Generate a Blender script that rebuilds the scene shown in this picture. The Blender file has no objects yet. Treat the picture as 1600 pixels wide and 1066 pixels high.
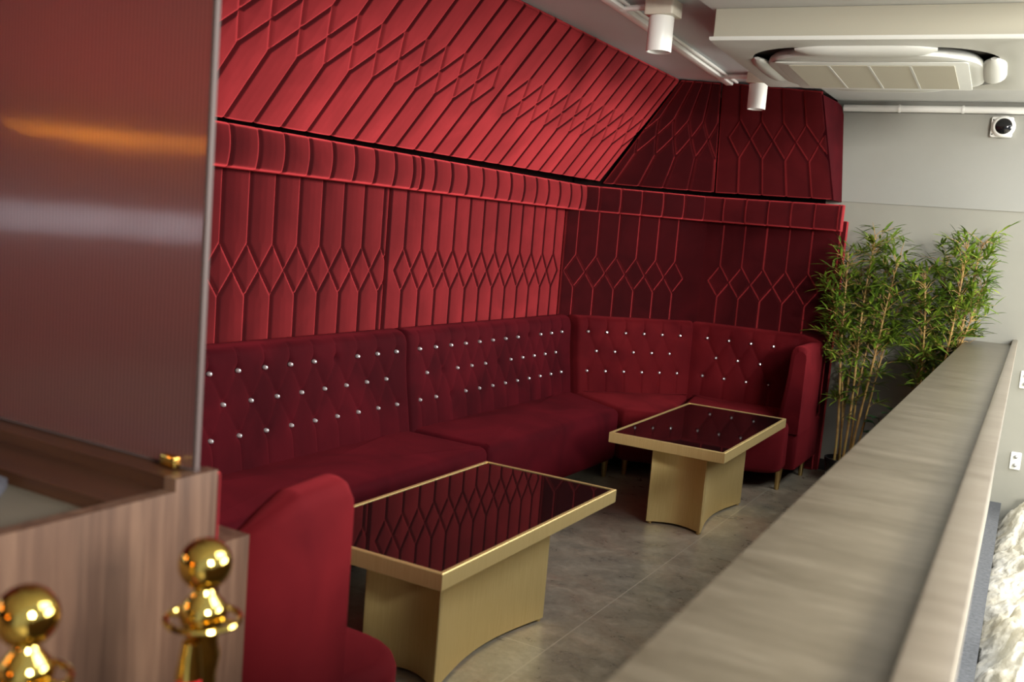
import bpy, math, random
import numpy as np
from mathutils import Vector, Matrix

random.seed(7)
rng = np.random.default_rng(7)
S = bpy.context.scene
COL = S.collection

# ------------------------------------------------------------------ camera
PITCH, ROLL, YAW, FPX = .1179, .0829, .5073, 1540.0
cp, sp = math.cos(PITCH), math.sin(PITCH)
_w = Vector((0, cp, -sp)); _u0 = Vector((0, sp, cp)); _r0 = Vector((1, 0, 0))
_r = _r0 * math.cos(ROLL) + _u0 * math.sin(ROLL)
_u = _u0 * math.cos(ROLL) - _r0 * math.sin(ROLL)
_rot = Matrix.Rotation(YAW, 3, 'Z')
_r, _u, _w = _rot @ _r, _rot @ _u, _rot @ _w
cam_data = bpy.data.cameras.new('camera')
cam = bpy.data.objects.new('camera', cam_data)
COL.objects.link(cam)
cam.matrix_world = Matrix(((_r.x, _u.x, -_w.x, 0), (_r.y, _u.y, -_w.y, 0), (_r.z, _u.z, -_w.z, 1.5), (0, 0, 0, 1)))
cam_data.sensor_width = 36
cam_data.lens = FPX / 1600 * 36
cam_data.clip_start = .05
cam_data.dof.use_dof = True
cam_data.dof.focus_distance = 4.9
cam_data.dof.aperture_fstop = 2.9
S.camera = cam

# ------------------------------------------------------------------ world, light, exposure
S.view_settings.view_transform = 'Standard'
S.view_settings.look = 'None'
S.view_settings.gamma = 1
S.view_settings.use_curve_mapping = False
S.view_settings.exposure = 0.0
world = bpy.data.worlds.new('world'); S.world = world
world.use_nodes = True
bg = world.node_tree.nodes['Background']
bg.inputs['Color'].default_value = (.86, .93, 1.0, 1)
bg.inputs['Strength'].default_value = .6

def area(name, loc, target, sx, sy, power, color):
    l = bpy.data.lights.new(name, 'AREA'); l.shape = 'RECTANGLE'; l.size = sx; l.size_y = sy
    l.energy = power; l.color = color
    o = bpy.data.objects.new(name, l); COL.objects.link(o)
    o.location = loc
    o.rotation_euler = (Vector(target) - Vector(loc)).to_track_quat('-Z', 'Y').to_euler()
    return o
# daylight from the open street side on the right, beyond the ledge
area('street_daylight', (4.8, 7.2, 2.0), (-2.6, 4.4, 1.2), 5.0, 1.9, 900, (1.0, .96, .88))
area('sky_daylight', (1.7, 4.2, 3.4), (-1.6, 4.4, .1), 4.6, 1.6, 255, (.97, .98, 1.0))
area('entrance_daylight', (2.9, -.4, 2.5), (-1.7, 5.6, .8), 1.1, .9, 480, (1.0, .96, .88))
# ------------------------------------------------------------------ materials
def new_mat(name, color=(.5, .5, .5), rough=.5, metal=0., **kw):
    m = bpy.data.materials.new(name); m.use_nodes = True
    b = m.node_tree.nodes['Principled BSDF']
    b.inputs['Base Color'].default_value = (*color, 1)
    b.inputs['Roughness'].default_value = rough
    b.inputs['Metallic'].default_value = metal
    for k, v in kw.items():
        b.inputs[k].default_value = v
    return m

class NT:
    def __init__(s, m): s.m = m; s.t = m.node_tree; s.b = s.t.nodes['Principled BSDF']
    def n(s, typ, **kw):
        x = s.t.nodes.new(typ)
        for k, v in kw.items():
            if k in x.inputs: x.inputs[k].default_value = v
            else: setattr(x, k, v)
        return x
    def l(s, a, b): s.t.links.new(a, b)
    def coords(s, scale=(1, 1, 1), rot=(0, 0, 0), out='Object'):
        tc = s.n('ShaderNodeTexCoord'); mp = s.n('ShaderNodeMapping')
        mp.inputs['Scale'].default_value = scale; mp.inputs['Rotation'].default_value = rot
        s.l(tc.outputs[out], mp.inputs[0]); return mp.outputs[0]
    def noise(s, vec, scale, detail=4, rough=.55, dist=0.):
        x = s.n('ShaderNodeTexNoise'); x.inputs['Scale'].default_value = scale
        x.inputs['Detail'].default_value = detail; x.inputs['Roughness'].default_value = rough
        x.inputs['Distortion'].default_value = dist
        s.l(vec, x.inputs['Vector']); return x.outputs['Fac']
    def ramp(s, fac, stops):
        x = s.n('ShaderNodeValToRGB'); e = x.color_ramp.elements
        while len(e) < len(stops): e.new(.5)
        for k, (p, c) in enumerate(stops): e[k].position = p; e[k].color = (*c, 1)
        s.l(fac, x.inputs[0]); return x.outputs[0]
    def mix(s, fac, a, b, mode='MIX'):
        x = s.n('ShaderNodeMix', data_type='RGBA', blend_type=mode)
        if isinstance(fac, float): x.inputs[0].default_value = fac
        else: s.l(fac, x.inputs[0])
        for k, v in ((6, a), (7, b)):
            if isinstance(v, tuple): x.inputs[k].default_value = (*v, 1)
            else: s.l(v, x.inputs[k])
        return x.outputs[2]
    def bump(s, h, strength=.2, dist=.01):
        x = s.n('ShaderNodeBump'); x.inputs['Strength'].default_value = strength; x.inputs['Distance'].default_value = dist
        s.l(h, x.inputs['Height']); s.l(x.outputs[0], s.b.inputs['Normal'])

def velvet(name, c_lo, c_hi, pile, pile_w, sigma=.5, scale=3.2):
    """dark cloth ground with a bright upright pile (sheen lobe)"""
    m = new_mat(name, c_hi, .85); t = NT(m)
    v = t.coords()
    n1 = t.noise(v, scale, 3, .5, .6)
    n2 = t.noise(v, 60, 2)
    c = t.ramp(n1, [(.36, c_lo), (.64, c_hi)])
    c = t.mix(.12, c, t.ramp(n2, [(.3, c_lo), (.7, c_hi)]))
    t.l(c, t.b.inputs['Base Color'])
    t.b.inputs['Specular IOR Level'].default_value = .08
    t.bump(t.noise(v, 420, 2), .2, .0012)
    sh = t.n('ShaderNodeBsdfSheen'); sh.distribution = 'ASHIKHMIN'
    sh.inputs['Roughness'].default_value = sigma
    p = tuple(q * pile_w for q in pile)
    lo = tuple(q * .72 for q in p)
    t.l(t.ramp(n1, [(.3, lo), (.7, p)]), sh.inputs['Color'])
    ad = t.n('ShaderNodeAddShader'); out = [n for n in t.t.nodes if n.type == 'OUTPUT_MATERIAL'][0]
    t.l(t.b.outputs[0], ad.inputs[0]); t.l(sh.outputs[0], ad.inputs[1]); t.l(ad.outputs[0], out.inputs['Surface'])
    return m
M_wallvel = velvet('crimson_wall_velvet', (.022, .0008, .0018), (.034, .0013, .0026), (1.0, .095, .108), .70, .62)
M_sofavel = velvet('wine_sofa_velvet', (.024, .0005, .0022), (.046, .0014, .0040), (1.0, .07, .11), .06, .5)
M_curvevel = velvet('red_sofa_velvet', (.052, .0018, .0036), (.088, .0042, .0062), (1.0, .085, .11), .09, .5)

M_gold = new_mat('brushed_gold', (.60, .44, .17), .55, 1.0)
t = NT(M_gold); v = t.coords((60, 60, 1.2)); nn = t.noise(v, 6, 3)
t.l(t.ramp(nn, [(.3, (.88, .68, .30)), (.7, (.95, .76, .37))]), t.b.inputs['Base Color'])
M_leggold = new_mat('satin_gold', (.62, .44, .18), .3, 1.0)
M_brass = new_mat('polished_brass', (.66, .46, .11), .09, 1.0)
M_mirror = new_mat('black_mirror_glass', (.004, .003, .003), .03, 0., **{'Specular IOR Level': .45, 'IOR': 1.5})
M_crystal = new_mat('crystal', (.85, .85, .87), .12, .75)
M_white = new_mat('white_enamel', (.80, .80, .77), .4)
M_acwhite = new_mat('white_plastic', (.56, .57, .535), .42)
M_acbody = new_mat('cream_board', (.37, .355, .285), .6)
M_acdark = new_mat('dark_slot', (.045, .04, .035), .6)
M_grille = new_mat('grille_cream', (.50, .48, .39), .6)
t = NT(M_grille); v = t.coords((1, 1, 1)); wv = t.n('ShaderNodeTexWave'); wv.inputs['Scale'].default_value = 18; wv.bands_direction = 'Y'
t.l(v, wv.inputs['Vector']); t.bump(wv.outputs['Fac'], .5, .004)
M_black = new_mat('black_plastic', (.02, .02, .021), .3)
M_lens = new_mat('black_lens', (.008, .008, .009), .08)
M_soil = new_mat('dark_soil', (.05, .035, .02), .9)

def plaster(name, c0, c1, sc=1.4, rough=.75, bump=.05):
    m = new_mat(name, c1, rough); t = NT(m); v = t.coords()
    n = t.noise(v, sc, 5, .6)
    t.l(t.ramp(n, [(.3, c0), (.7, c1)]), t.b.inputs['Base Color'])
    t.bump(t.noise(v, 30, 4), bump, .01)
    return m
M_plaster = plaster('white_plaster', (.245, .24, .20), (.28, .273, .23))
M_plaster_top = plaster('white_plaster_grey', (.27, .27, .24), (.30, .30, .27))
M_ceil = plaster('grey_ceiling_paint', (.50, .54, .555), (.55, .59, .605), 1.0)
M_ceilw = plaster('white_ceiling_board', (.55, .565, .555), (.59, .60, .595), 1.0)
M_rear = new_mat('dark_brown_paint', (.06, .04, .032), .6)
M_backing = new_mat('dark_backing', (.008, .004, .004), .95, 0., **{'Specular IOR Level': .02})

# floor: slate-look porcelain
M_floor = new_mat('slate_tile', (.2, .18, .14), .22); t = NT(M_floor); v = t.coords()
n1 = t.noise(v, 1.3, 6, .58, .6); n2 = t.noise(v, 2.3, 5, .6, 1.0); n3 = t.noise(v, 7, 9, .68, .4); n4 = t.noise(v, 38, 6, .7, .2)
c = t.ramp(n1, [(.36, (.13, .115, .078)), (.5, (.215, .178, .118)), (.62, (.29, .225, .148))])
c2 = t.ramp(n2, [(.38, (.12, .145, .125)), (.5, (.20, .175, .13)), (.63, (.31, .195, .14))])
c = t.mix(.5, c, c2)
c3 = t.ramp(n3, [(.38, (.095, .086, .062)), (.5, (.20, .175, .125)), (.62, (.36, .315, .235))])
c = t.mix(.42, c, c3)
c4 = t.ramp(n4, [(.36, (.09, .08, .065)), (.64, (.36, .32, .26))])
c = t.mix(.18, c, c4)
br = t.n('ShaderNodeTexBrick'); br.offset = .5; br.inputs['Scale'].default_value = 1.0
br.inputs['Brick Width'].default_value = 2.4; br.inputs['Row Height'].default_value = 1.2
br.inputs['Mortar Size'].default_value = .003; br.inputs['Mortar Smooth'].default_value = .1
mp = t.n('ShaderNodeMapping'); mp.inputs['Rotation'].default_value = (0, 0, math.pi / 2); mp.inputs['Location'].default_value = (.55, -1.455 + 1.2 * 2, 0)
tc = t.n('ShaderNodeTexCoord'); t.l(tc.outputs['Object'], mp.inputs[0]); t.l(mp.outputs[0], br.inputs['Vector'])
mp.inputs['Rotation'].default_value = (0, 0, -math.pi / 2)
mp.inputs['Location'].default_value = (.55, 0.945, 0)
c = t.mix(br.outputs['Fac'], c, (.30, .265, .20))
t.l(c, t.b.inputs['Base Color'])
rr = t.n('ShaderNodeMapRange'); rr.inputs[3].default_value = .18; rr.inputs[4].default_value = .42
t.l(n3, rr.inputs[0]); t.l(rr.outputs[0], t.b.inputs['Roughness'])
t.bump(n3, .12, .006)

# wood laminate (vertical grain)
def wood(name, cs, scale=(9, 9, .5)):
    m = new_mat(name, cs[1], .42); t = NT(m); v = t.coords(scale)
    n = t.noise(v, 2.4, 6, .6, .4); n2 = t.noise(v, 9, 3)
    c = t.ramp(n, [(.28, cs[0]), (.5, cs[1]), (.72, cs[2])])
    c = t.mix(.25, c, t.ramp(n2, [(.3, cs[0]), (.7, cs[2])]))
    t.l(c, t.b.inputs['Base Color']); return m
M_wood = wood('walnut_laminate', ((.036, .018, .012), (.082, .043, .027), (.145, .084, .053)))
M_wooddark = wood('dark_walnut', ((.022, .008, .004), (.042, .016, .007), (.062, .025, .011)), (.6, 9, 9))
M_desk = new_mat('beige_worktop', (.105, .09, .066), .6)
M_cloth = new_mat('slate_blue_cloth', (.06, .06, .075), .9)

# travertine ledge
def travertine(name, a, b, cc):
    m = new_mat(name, b, .32); t = NT(m); v = t.coords((1.2, 9.0, 3.0))
    n = t.noise(v, 5.5, 7, .66, .6); v2 = t.coords((1.5, 5.0, 2)); n2 = t.noise(v2, 1.6, 3, .5, .8)
    c = t.ramp(n, [(.25, a), (.5, b), (.75, cc)])
    c = t.mix(.35, c, t.ramp(n2, [(.3, a), (.7, cc)]))
    t.l(c, t.b.inputs['Base Color']); t.bump(n, .03, .005); return m
M_trav = travertine('travertine', (.075, .061, .038), (.122, .10, .066), (.195, .166, .119))
M_travlip = travertine('travertine_edge', (.125, .10, .07), (.17, .14, .102), (.235, .203, .155))
M_rock = plaster('white_painted_rock', (.56, .50, .36), (.74, .72, .65), 5, .8, .6)
M_asphalt = plaster('grey_granite_strip', (.045, .05, .057), (.10, .105, .118), 60, .6, .3)
M_base = new_mat('dark_baseboard', (.02, .02, .019), .35)

# ribbed polycarbonate / reeded glass
M_glass = bpy.data.materials.new('reeded_glass'); M_glass.use_nodes = True
t = NT(M_glass); b = t.b
v = t.coords(); wv = t.n('ShaderNodeTexWave'); wv.bands_direction = 'X'; wv.inputs['Scale'].default_value = 31
t.l(v, wv.inputs['Vector'])
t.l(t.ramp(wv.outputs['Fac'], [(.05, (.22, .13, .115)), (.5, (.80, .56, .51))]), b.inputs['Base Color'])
b.inputs['Roughness'].default_value = .34
b.inputs['Transmission Weight'].default_value = .95; b.inputs['IOR'].default_value = 1.25
b.inputs['Coat Weight'].default_value = .8; b.inputs['Coat Roughness'].default_value = .10; b.inputs['Coat IOR'].default_value = 1.5
t.bump(wv.outputs['Fac'], 1.0, .0005)
t.l(b.inputs['Normal'].links[0].from_socket, b.inputs['Coat Normal'])
M_glassedge = new_mat('glass_edge', (.07, .05, .047), .5, 0., **{'Specular IOR Level': .2})

M_cane = new_mat('bamboo_cane', (.42, .26, .08), .5)
t = NT(M_cane); v = t.coords((1, 1, 9)); n = t.noise(v, 2, 2)
t.l(t.ramp(n, [(.3, (.26, .14, .05)), (.6, (.48, .30, .09)), (.8, (.40, .34, .10))]), t.b.inputs['Base Color'])
M_leaf = new_mat('bamboo_leaf', (.13, .25, .03), .45)
t = NT(M_leaf); v = t.coords(); n = t.noise(v, 14, 3)
t.l(t.ramp(n, [(.32, (.04, .09, .008)), (.52, (.115, .19, .015)), (.7, (.26, .31, .035))]), t.b.inputs['Base Color'])
t.b.inputs['Subsurface Weight'].default_value = 0
M_leafdark = new_mat('dark_leaf', (.03, .10, .03), .4)
M_rope = velvet('red_rope_velvet', (.35, .008, .012), (.45, .012, .02), (1, .1, .1), .3)
M_orange = new_mat('amber_lamp', (1, .3, .03), .4)
M_orange.node_tree.nodes['Principled BSDF'].inputs['Emission Color'].default_value = (1, .30, .03, 1)
M_orange.node_tree.nodes['Principled BSDF'].inputs['Emission Strength'].default_value = 70

M_glowband = new_mat('pale_band_glow', (.8, .85, 1.0), .4)  # glow of the added emitter behind the pale band in the screen
M_glowband.node_tree.nodes['Principled BSDF'].inputs['Emission Color'].default_value = (.80, .88, 1, 1)
M_glowband.node_tree.nodes['Principled BSDF'].inputs['Emission Strength'].default_value = 3

M_amber = new_mat('amber_line_glow', (1, .3, .03), .4)  # glow of the added strip that the screen mirrors
M_amber.node_tree.nodes['Principled BSDF'].inputs['Emission Color'].default_value = (1, .32, .02, 1)
M_amber.node_tree.nodes['Principled BSDF'].inputs['Emission Strength'].default_value = 70

# ------------------------------------------------------------------ mesh helpers
def mesh_obj(name, verts, faces, mat, parent=None, smooth=True, sharp=None):
    me = bpy.data.meshes.new(name)
    me.from_pydata([tuple(map(float, p)) for p in verts], [], [tuple(int(i) for i in f) for f in faces])
    me.materials.append(mat)
    if smooth:
        me.polygons.foreach_set('use_smooth', [True] * len(me.polygons))
        if sharp is not None:
            me.set_sharp_from_angle(angle=math.radians(sharp))
    me.update()
    o = bpy.data.objects.new(name, me); COL.objects.link(o)
    if parent is not None:
        o.parent = parent
        o.matrix_parent_inverse = Matrix.Translation(parent.location).inverted() if parent.rotation_euler.z == 0 else parent_inv(parent)
    return o

def parent_inv(p):
    return (Matrix.Translation(p.location) @ Matrix.Rotation(p.rotation_euler.z, 4, 'Z')).inverted()

def tag(o, label=None, cat=None, group=None, kind=None):
    if label: o['label'] = label
    if cat: o['category'] = cat
    if group: o['group'] = group
    if kind: o['kind'] = kind
    return o

def thing(name, loc, label, cat, group=None):
    o = bpy.data.objects.new(name, None); COL.objects.link(o); o.location = loc
    o.empty_display_size = .1
    return tag(o, label, cat, group)

class MB:
    """collects shapes into one mesh"""
    def __init__(s): s.v = []; s.f = []
    def add(s, verts, faces):
        k = len(s.v); s.v += [tuple(p) for p in verts]; s.f += [tuple(i + k for i in f) for f in faces]; return s
    def box(s, a, b, bev=0.):
        (x0, y0, z0), (x1, y1, z1) = a, b
        if bev <= 0:
            return s.add([(x0, y0, z0), (x1, y0, z0), (x1, y1, z0), (x0, y1, z0), (x0, y0, z1), (x1, y0, z1), (x1, y1, z1), (x0, y1, z1)],
                         [(0, 3, 2, 1), (4, 5, 6, 7), (0, 1, 5, 4), (1, 2, 6, 5), (2, 3, 7, 6), (3, 0, 4, 7)])
        q = [(x0, y0), (x1, y0), (x1, y1), (x0, y1)]
        return s.prism(round_poly(q, bev, 3), z0, z1, bev)
    def prism(s, poly, z0, z1, bev=0.):
        n = len(poly)
        rings = []
        if bev > 0:
            c = np.mean(np.array(poly), axis=0)
            ins = inset(poly, bev)
            k = bev
            mid = inset(poly, bev * .3)
            rings = [(ins, z0), (mid, z0 + k * .3), (poly, z0 + k), (poly, z1 - k), (mid, z1 - k * .3), (ins, z1)]
        else:
            rings = [(poly, z0), (poly, z1)]
        vs = []; fs = []
        for (p, z) in rings: vs += [(x, y, z) for x, y in p]
        for r in range(len(rings) - 1):
            for i in range(n):
                j = (i + 1) % n
                fs.append((r * n + i, r * n + j, (r + 1) * n + j, (r + 1) * n + i))
        fs.append(tuple(range(n))[::-1]); m = (len(rings) - 1) * n; fs.append(tuple(range(m, m + n)))
        return s.add(vs, fs)
    def tube(s, pts, rad, n=10, cap=True):
        pts = [Vector(p) for p in pts]
        if not hasattr(rad, '__len__'): rad = [rad] * len(pts)
        vs = []; fs = []
        up = None
        for k, p in enumerate(pts):
            d = (pts[min(k + 1, len(pts) - 1)] - pts[max(k - 1, 0)])
            d.normalize()
            if up is None:
                a = Vector((0, 0, 1)) if abs(d.z) < .9 else Vector((1, 0, 0))
                up = d.cross(a).normalized()
            up = (up - d * up.dot(d)).normalized(); w = d.cross(up)
            for i in range(n):
                a = 2 * math.pi * i / n
                q = p + (up * math.cos(a) + w * math.sin(a)) * rad[k]
                vs.append(tuple(q))
        for k in range(len(pts) - 1):
            for i in range(n):
                j = (i + 1) % n
                fs.append((k * n + i, k * n + j, (k + 1) * n + j, (k + 1) * n + i))
        if cap:
            fs.append(tuple(range(n))[::-1]); m = (len(pts) - 1) * n; fs.append(tuple(range(m, m + n)))
        return s.add(vs, fs)
    def lathe(s, prof, c=(0, 0, 0), n=32, axis='z'):
        vs = []; fs = []
        for r, z in prof:
            for i in range(n):
                a = 2 * math.pi * i / n
                p = (r * math.cos(a), r * math.sin(a), z)
                if axis == 'y': p = (p[0], -p[2], p[1])
                vs.append((p[0] + c[0], p[1] + c[1], p[2] + c[2]))
        for k in range(len(prof) - 1):
            for i in range(n):
                j = (i + 1) % n
                fs.append((k * n + i, k * n + j, (k + 1) * n + j, (k + 1) * n + i))
        fs.append(tuple(range(n))[::-1]); m = (len(prof) - 1) * n; fs.append(tuple(range(m, m + n)))
        return s.add(vs, fs)
    def build(s, name, mat, parent=None, smooth=True, sharp=35):
        return mesh_obj(name, s.v, s.f, mat, parent, smooth, sharp)

def round_poly(q, r, n=4):
    """round the corners of a convex CCW polygon"""
    out = []
    m = len(q)
    rs = r if hasattr(r, '__len__') else [r] * m
    for i in range(m):
        p = Vector((*q[i], 0)); a = Vector((*q[i - 1], 0)) - p; b = Vector((*q[(i + 1) % m], 0)) - p
        la, lb = a.length, b.length; a.normalize(); b.normalize()
        rr = rs[i]
        if rr <= 0: out.append((p.x, p.y)); continue
        half = a.angle(b) / 2
        d = min(rr / math.tan(half), la * .49, lb * .49); rr = d * math.tan(half)
        c = p + (a + b).normalized() * (rr / math.sin(half))
        s0 = p + a * d - c; s1 = p + b * d - c
        a0 = math.atan2(s0.y, s0.x); a1 = math.atan2(s1.y, s1.x)
        da = (a1 - a0 + math.pi) % (2 * math.pi) - math.pi
        for k in range(n + 1):
            an = a0 + da * k / n
            out.append((c.x + rr * math.cos(an), c.y + rr * math.sin(an)))
    return out

def inset(poly, d):
    """inset of a CCW polygon"""
    P = np.array(poly, float); n = len(P)
    e = np.roll(P, -1, 0) - P
    ln = np.linalg.norm(e, axis=1, keepdims=True); ln[ln < 1e-9] = 1e-9
    nr = np.stack([-e[:, 1], e[:, 0]], 1) / ln
    m = nr + np.roll(nr, 1, 0)
    m /= np.maximum(np.linalg.norm(m, axis=1, keepdims=True), 1e-9)
    cosv = np.maximum((m * nr).sum(1, keepdims=True), .5)
    return [tuple(p) for p in P + m * d / cosv]

def resample(poly, step):
    out = []
    n = len(poly)
    for i in range(n):
        a = np.array(poly[i]); b = np.array(poly[(i + 1) % n]); L = np.linalg.norm(b - a)
        k = max(1, int(math.ceil(L / step)))
        for j in range(k): out.append(tuple(a + (b - a) * j / k))
    return out

def grid_faces(nu, nv, off=0):
    i, j = np.meshgrid(np.arange(nu - 1), np.arange(nv - 1), indexing='ij')
    a = (i * nv + j).ravel() + off
    return np.stack([a, a + nv, a + nv + 1, a + 1], 1)

def seg_dist(U, V, segs):
    d = np.full(U.shape, 9.)
    for (x0, y0, x1, y1) in segs:
        ex, ey = x1 - x0, y1 - y0; L2 = ex * ex + ey * ey + 1e-12
        tt = np.clip(((U - x0) * ex + (V - y0) * ey) / L2, 0, 1)
        d = np.minimum(d, np.hypot(U - x0 - tt * ex, V - y0 - tt * ey))
    return d

def quilt_panel(name, A, B, C, D, segs, mat, T=.03, groove=.010, gw=.006, puff=.003, bulge=0., er=.014, res=.0047, flip=False):
    """upholstered board. A,B bottom left/right, C,D top right/left (seen from the front); real thickness T"""
    A, B, C, D = [np.array(p, float) for p in (A, B, C, D)]
    W = (np.linalg.norm(B - A) + np.linalg.norm(C - D)) / 2; H = (np.linalg.norm(D - A) + np.linalg.norm(C - B)) / 2
    nu = int(W / res) + 1; nv = int(H / res) + 1
    u = np.linspace(0, 1, nu); v = np.linspace(0, 1, nv)
    Ug, Vg = np.meshgrid(u, v, indexing='ij')
    P = (A[None, None] * ((1 - Ug) * (1 - Vg))[..., None] + B * (Ug * (1 - Vg))[..., None] + C * (Ug * Vg)[..., None] + D * ((1 - Ug) * Vg)[..., None])
    N = np.cross(B - A, D - A); N /= np.linalg.norm(N)
    X, Y = Ug * W, Vg * H
    ds = seg_dist(X, Y, segs) if segs else np.full(X.shape, 9.)
    de = np.minimum(np.minimum(X, W - X), np.minimum(Y, H - Y))
    h = T + bulge * (1 - (2 * Vg - 1) ** 2)
    h = h + puff * np.clip(ds / .06, 0, 1) ** .6 - groove * np.exp(-(ds / gw) ** 2)
    q = np.clip(de, 0, er)
    h = h - (er - np.sqrt(np.maximum(er ** 2 - (er - q) ** 2, 0)))
    F = (P + N * h[..., None]).reshape(-1, 3)
    faces = grid_faces(nu, nv).tolist()
    # skirt to the back plane
    idx = np.arange(nu * nv).reshape(nu, nv)
    loop = list(idx[:, 0]) + list(idx[-1, 1:]) + list(idx[-2::-1, -1]) + list(idx[0, -2:0:-1])
    back = P.reshape(-1, 3)[loop]
    k = len(F); n = len(loop)
    for i in range(n):
        j = (i + 1) % n
        faces.append((loop[j], loop[i], k + i, k + j))
    faces.append(tuple(range(k, k + n))[::-1])
    return mesh_obj(name, np.vstack([F, back]), faces, mat, None, True, 60)

def diamonds(W, H, lines, lo, mid, up, s=.153):
    segs = []
    for x in lines:
        segs += [(x, H, x, up), (x, 0, x, lo)]
        for sg in (-1, 1):
            segs += [(x, up, x + sg * s / 2, mid), (x + sg * s / 2, mid, x, lo)]
    # clip to panel
    return [q for q in segs if max(q[0], q[2]) < W + .05 and min(q[0], q[2]) > -.05]

# ------------------------------------------------------------------ setting
def struct(name, mb, mat, smooth=False):
    o = mb.build(name, mat, None, smooth); o['kind'] = 'structure'; return o

XR = .5
struct('floor', MB().box((-3.2, -4, -.08), (-.30, 7.1, 0)), M_floor)
struct('wall_left', MB().box((-3.2, -4, 0), (-3.075, 7.1, 2.75)), M_backing)
wb = MB().box((-3.075, 6.9, -.6), (XR, 7.1, 1.832)); struct('wall_back', wb, M_plaster)
struct('trim_1', MB().box((-1.46, 6.894, 1.832), (XR, 6.9001, 2.42)), M_plaster_top)
struct('wall_rear', MB().box((-3.2, -4.15, 0), (.2, -4, 2.75)), M_rear)
struct('added_glow_band_1', MB().box((-3.0745, -.9, 1.335), (-3.066, .55, 1.435)), M_glowband)  # added emitter out of view, makes the pale band mirrored in the reeded screen
struct('ceiling', MB().box((-3.075, -4, 2.54), (-1.50, 6.9, 2.75)), M_ceil)
struct('trim_2', MB().box((-1.50, -4, 2.495), (.15, 6.9, 2.75)), M_ceilw)
struct('trim_3', MB().box((-3.075, 6.9, 1.832), (XR, 7.1, 2.75)), M_plaster_top)
struct('baseboard_back', MB().box((-1.335, 6.885, 0), (-.45, 6.9, .075)), M_base)
# half-height wall under the ledge (runs slightly askew)
def ledge_x(y, x1, x6): return x1 + (x6 - x1) * (y - 1.1) / (6.9 - 1.1)
def ledge_prism(mb, xa, xb, z0, z1, y0=.25, y1=6.9, bev=0.):
    q = [(ledge_x(y0, *xa), y0), (ledge_x(y0, *xb), y0), (ledge_x(y1, *xb), y1), (ledge_x(y1, *xa), y1)]
    return mb.prism(q, z0, z1, bev)
struct('wall_right', ledge_prism(MB(), (-.37, -.50), (-.10, -.26), 0, .969), M_plaster)
ground = MB().box((-.26, -4, -.5), (4.4, 11, -.42)); struct('floor_outside', ground, M_rock)

lg = thing('stone_ledge', (-.3, 3.5, .97), 'long beige travertine ledge capping the low wall in the right foreground', 'ledge')
ledge_prism(MB(), (-.392, -.527), (-.062, -.245), .97, 1.008, bev=.006).build('slab', M_trav, lg)
ledge_prism(MB(), (-.113, -.262), (-.052, -.232), 1.0085, 1.042, bev=.005).build('raised_lip', M_travlip, lg)

# outside: grey strip and painted rock
strip = MB(); q = [(-.155, 3.0), (-.10, 3.0), (-.205, 6.9), (-.26, 6.9)]
strip.prism([(-.2, 2.4), (-.075, 2.4), (-.195, 6.9), (-.262, 6.9)], -.42, .0)
so = strip.build('trim_4', M_asphalt, None, False); so['kind'] = 'structure'
def rock():
    nu, nv = 150, 420
    u = np.linspace(0, 1, nu); v = np.linspace(0, 1, nv)
    U, V = np.meshgrid(u, v, indexing='ij')
    y = 1.6 + V * 5.29
    xl = -.085 - (y - 2.4) * .026
    x = xl + U * 1.1
    def vnoise(a, b, cell, seed):
        g = np.random.default_rng(seed).random((64, 64))
        p, q = a / cell, b / cell
        i0, j0 = np.floor(p).astype(int), np.floor(q).astype(int); fp, fq = p - i0, q - j0
        fp, fq = fp * fp * (3 - 2 * fp), fq * fq * (3 - 2 * fq)
        G = lambda ii, jj: g[ii % 64, jj % 64]
        return (G(i0, j0) * (1 - fp) + G(i0 + 1, j0) * fp) * (1 - fq) + (G(i0, j0 + 1) * (1 - fp) + G(i0 + 1, j0 + 1) * fp) * fq
    def fbm(a, b, s):
        return sum((abs(2 * vnoise(a, b, .5 / s / 1.9 ** k, 10 + k) - 1)) * .58 ** k for k in range(6)) * 1.6 - 1.2
    z = -.13 + .20 * (1 - np.exp(-U * 5)) + .10 * fbm(x * 1.6, y, 1.1) * np.clip(U * 7, .12, 1)
    z = np.minimum(z, .08 + .1 * U)
    P = np.stack([x + .014 * fbm(y, x, 4), y, z], -1).reshape(-1, 3)
    f = grid_faces(nu, nv).tolist(); k = len(P)
    idx = np.arange(nu * nv).reshape(nu, nv)
    loop = list(idx[:, 0]) + list(idx[-1, 1:]) + list(idx[-2::-1, -1]) + list(idx[0, -2:0:-1])
    Bk = P[loop].copy(); Bk[:, 2] = -.42; n = len(loop)
    for i in range(n): f.append((loop[(i + 1) % n], loop[i], k + i, k + (i + 1) % n))
    f.append(tuple(range(k, k + n))[::-1])
    o = mesh_obj('painted_rock', np.vstack([P, Bk]), f, M_rock, None, True, 70)
    tag(o, 'rough white painted rock bank outside beyond the ledge', 'rock')
rock()

# ------------------------------------------------------------------ upholstered wall panels
SP = .153
def left_lower(y0, y1, lines, label):
    H = 1.68 - .5
    o = quilt_panel('upholstered_wall_panel', (-3.03, y0, .5), (-3.03, y1, .5), (-3.03, y1, 1.68), (-3.03, y0, 1.68),
                    diamonds(y1 - y0, H, [l - y0 for l in lines], 1.108 - .5, 1.215 - .5, 1.328 - .5), M_wallvel, T=.03)
    return tag(o, label, 'wall panel', 'diamond quilted wall panels')
l1 = [3.98 - SP * k for k in range(13)]; l2 = [4.175 + SP * k for k in range(12)]
left_lower(4.032, 5.985, l2, 'crimson quilted wall panel above the sofa section beside the corner on the long left wall')
left_lower(2.085, 4.02, l1, 'crimson quilted wall panel on the left wall next to the reeded glass screen')
left_lower(.62, 2.075, [l - 1.94 for l in l1 if l - 1.94 > .7], 'crimson quilted wall panel on the left wall behind the reeded glass screen')

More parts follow.
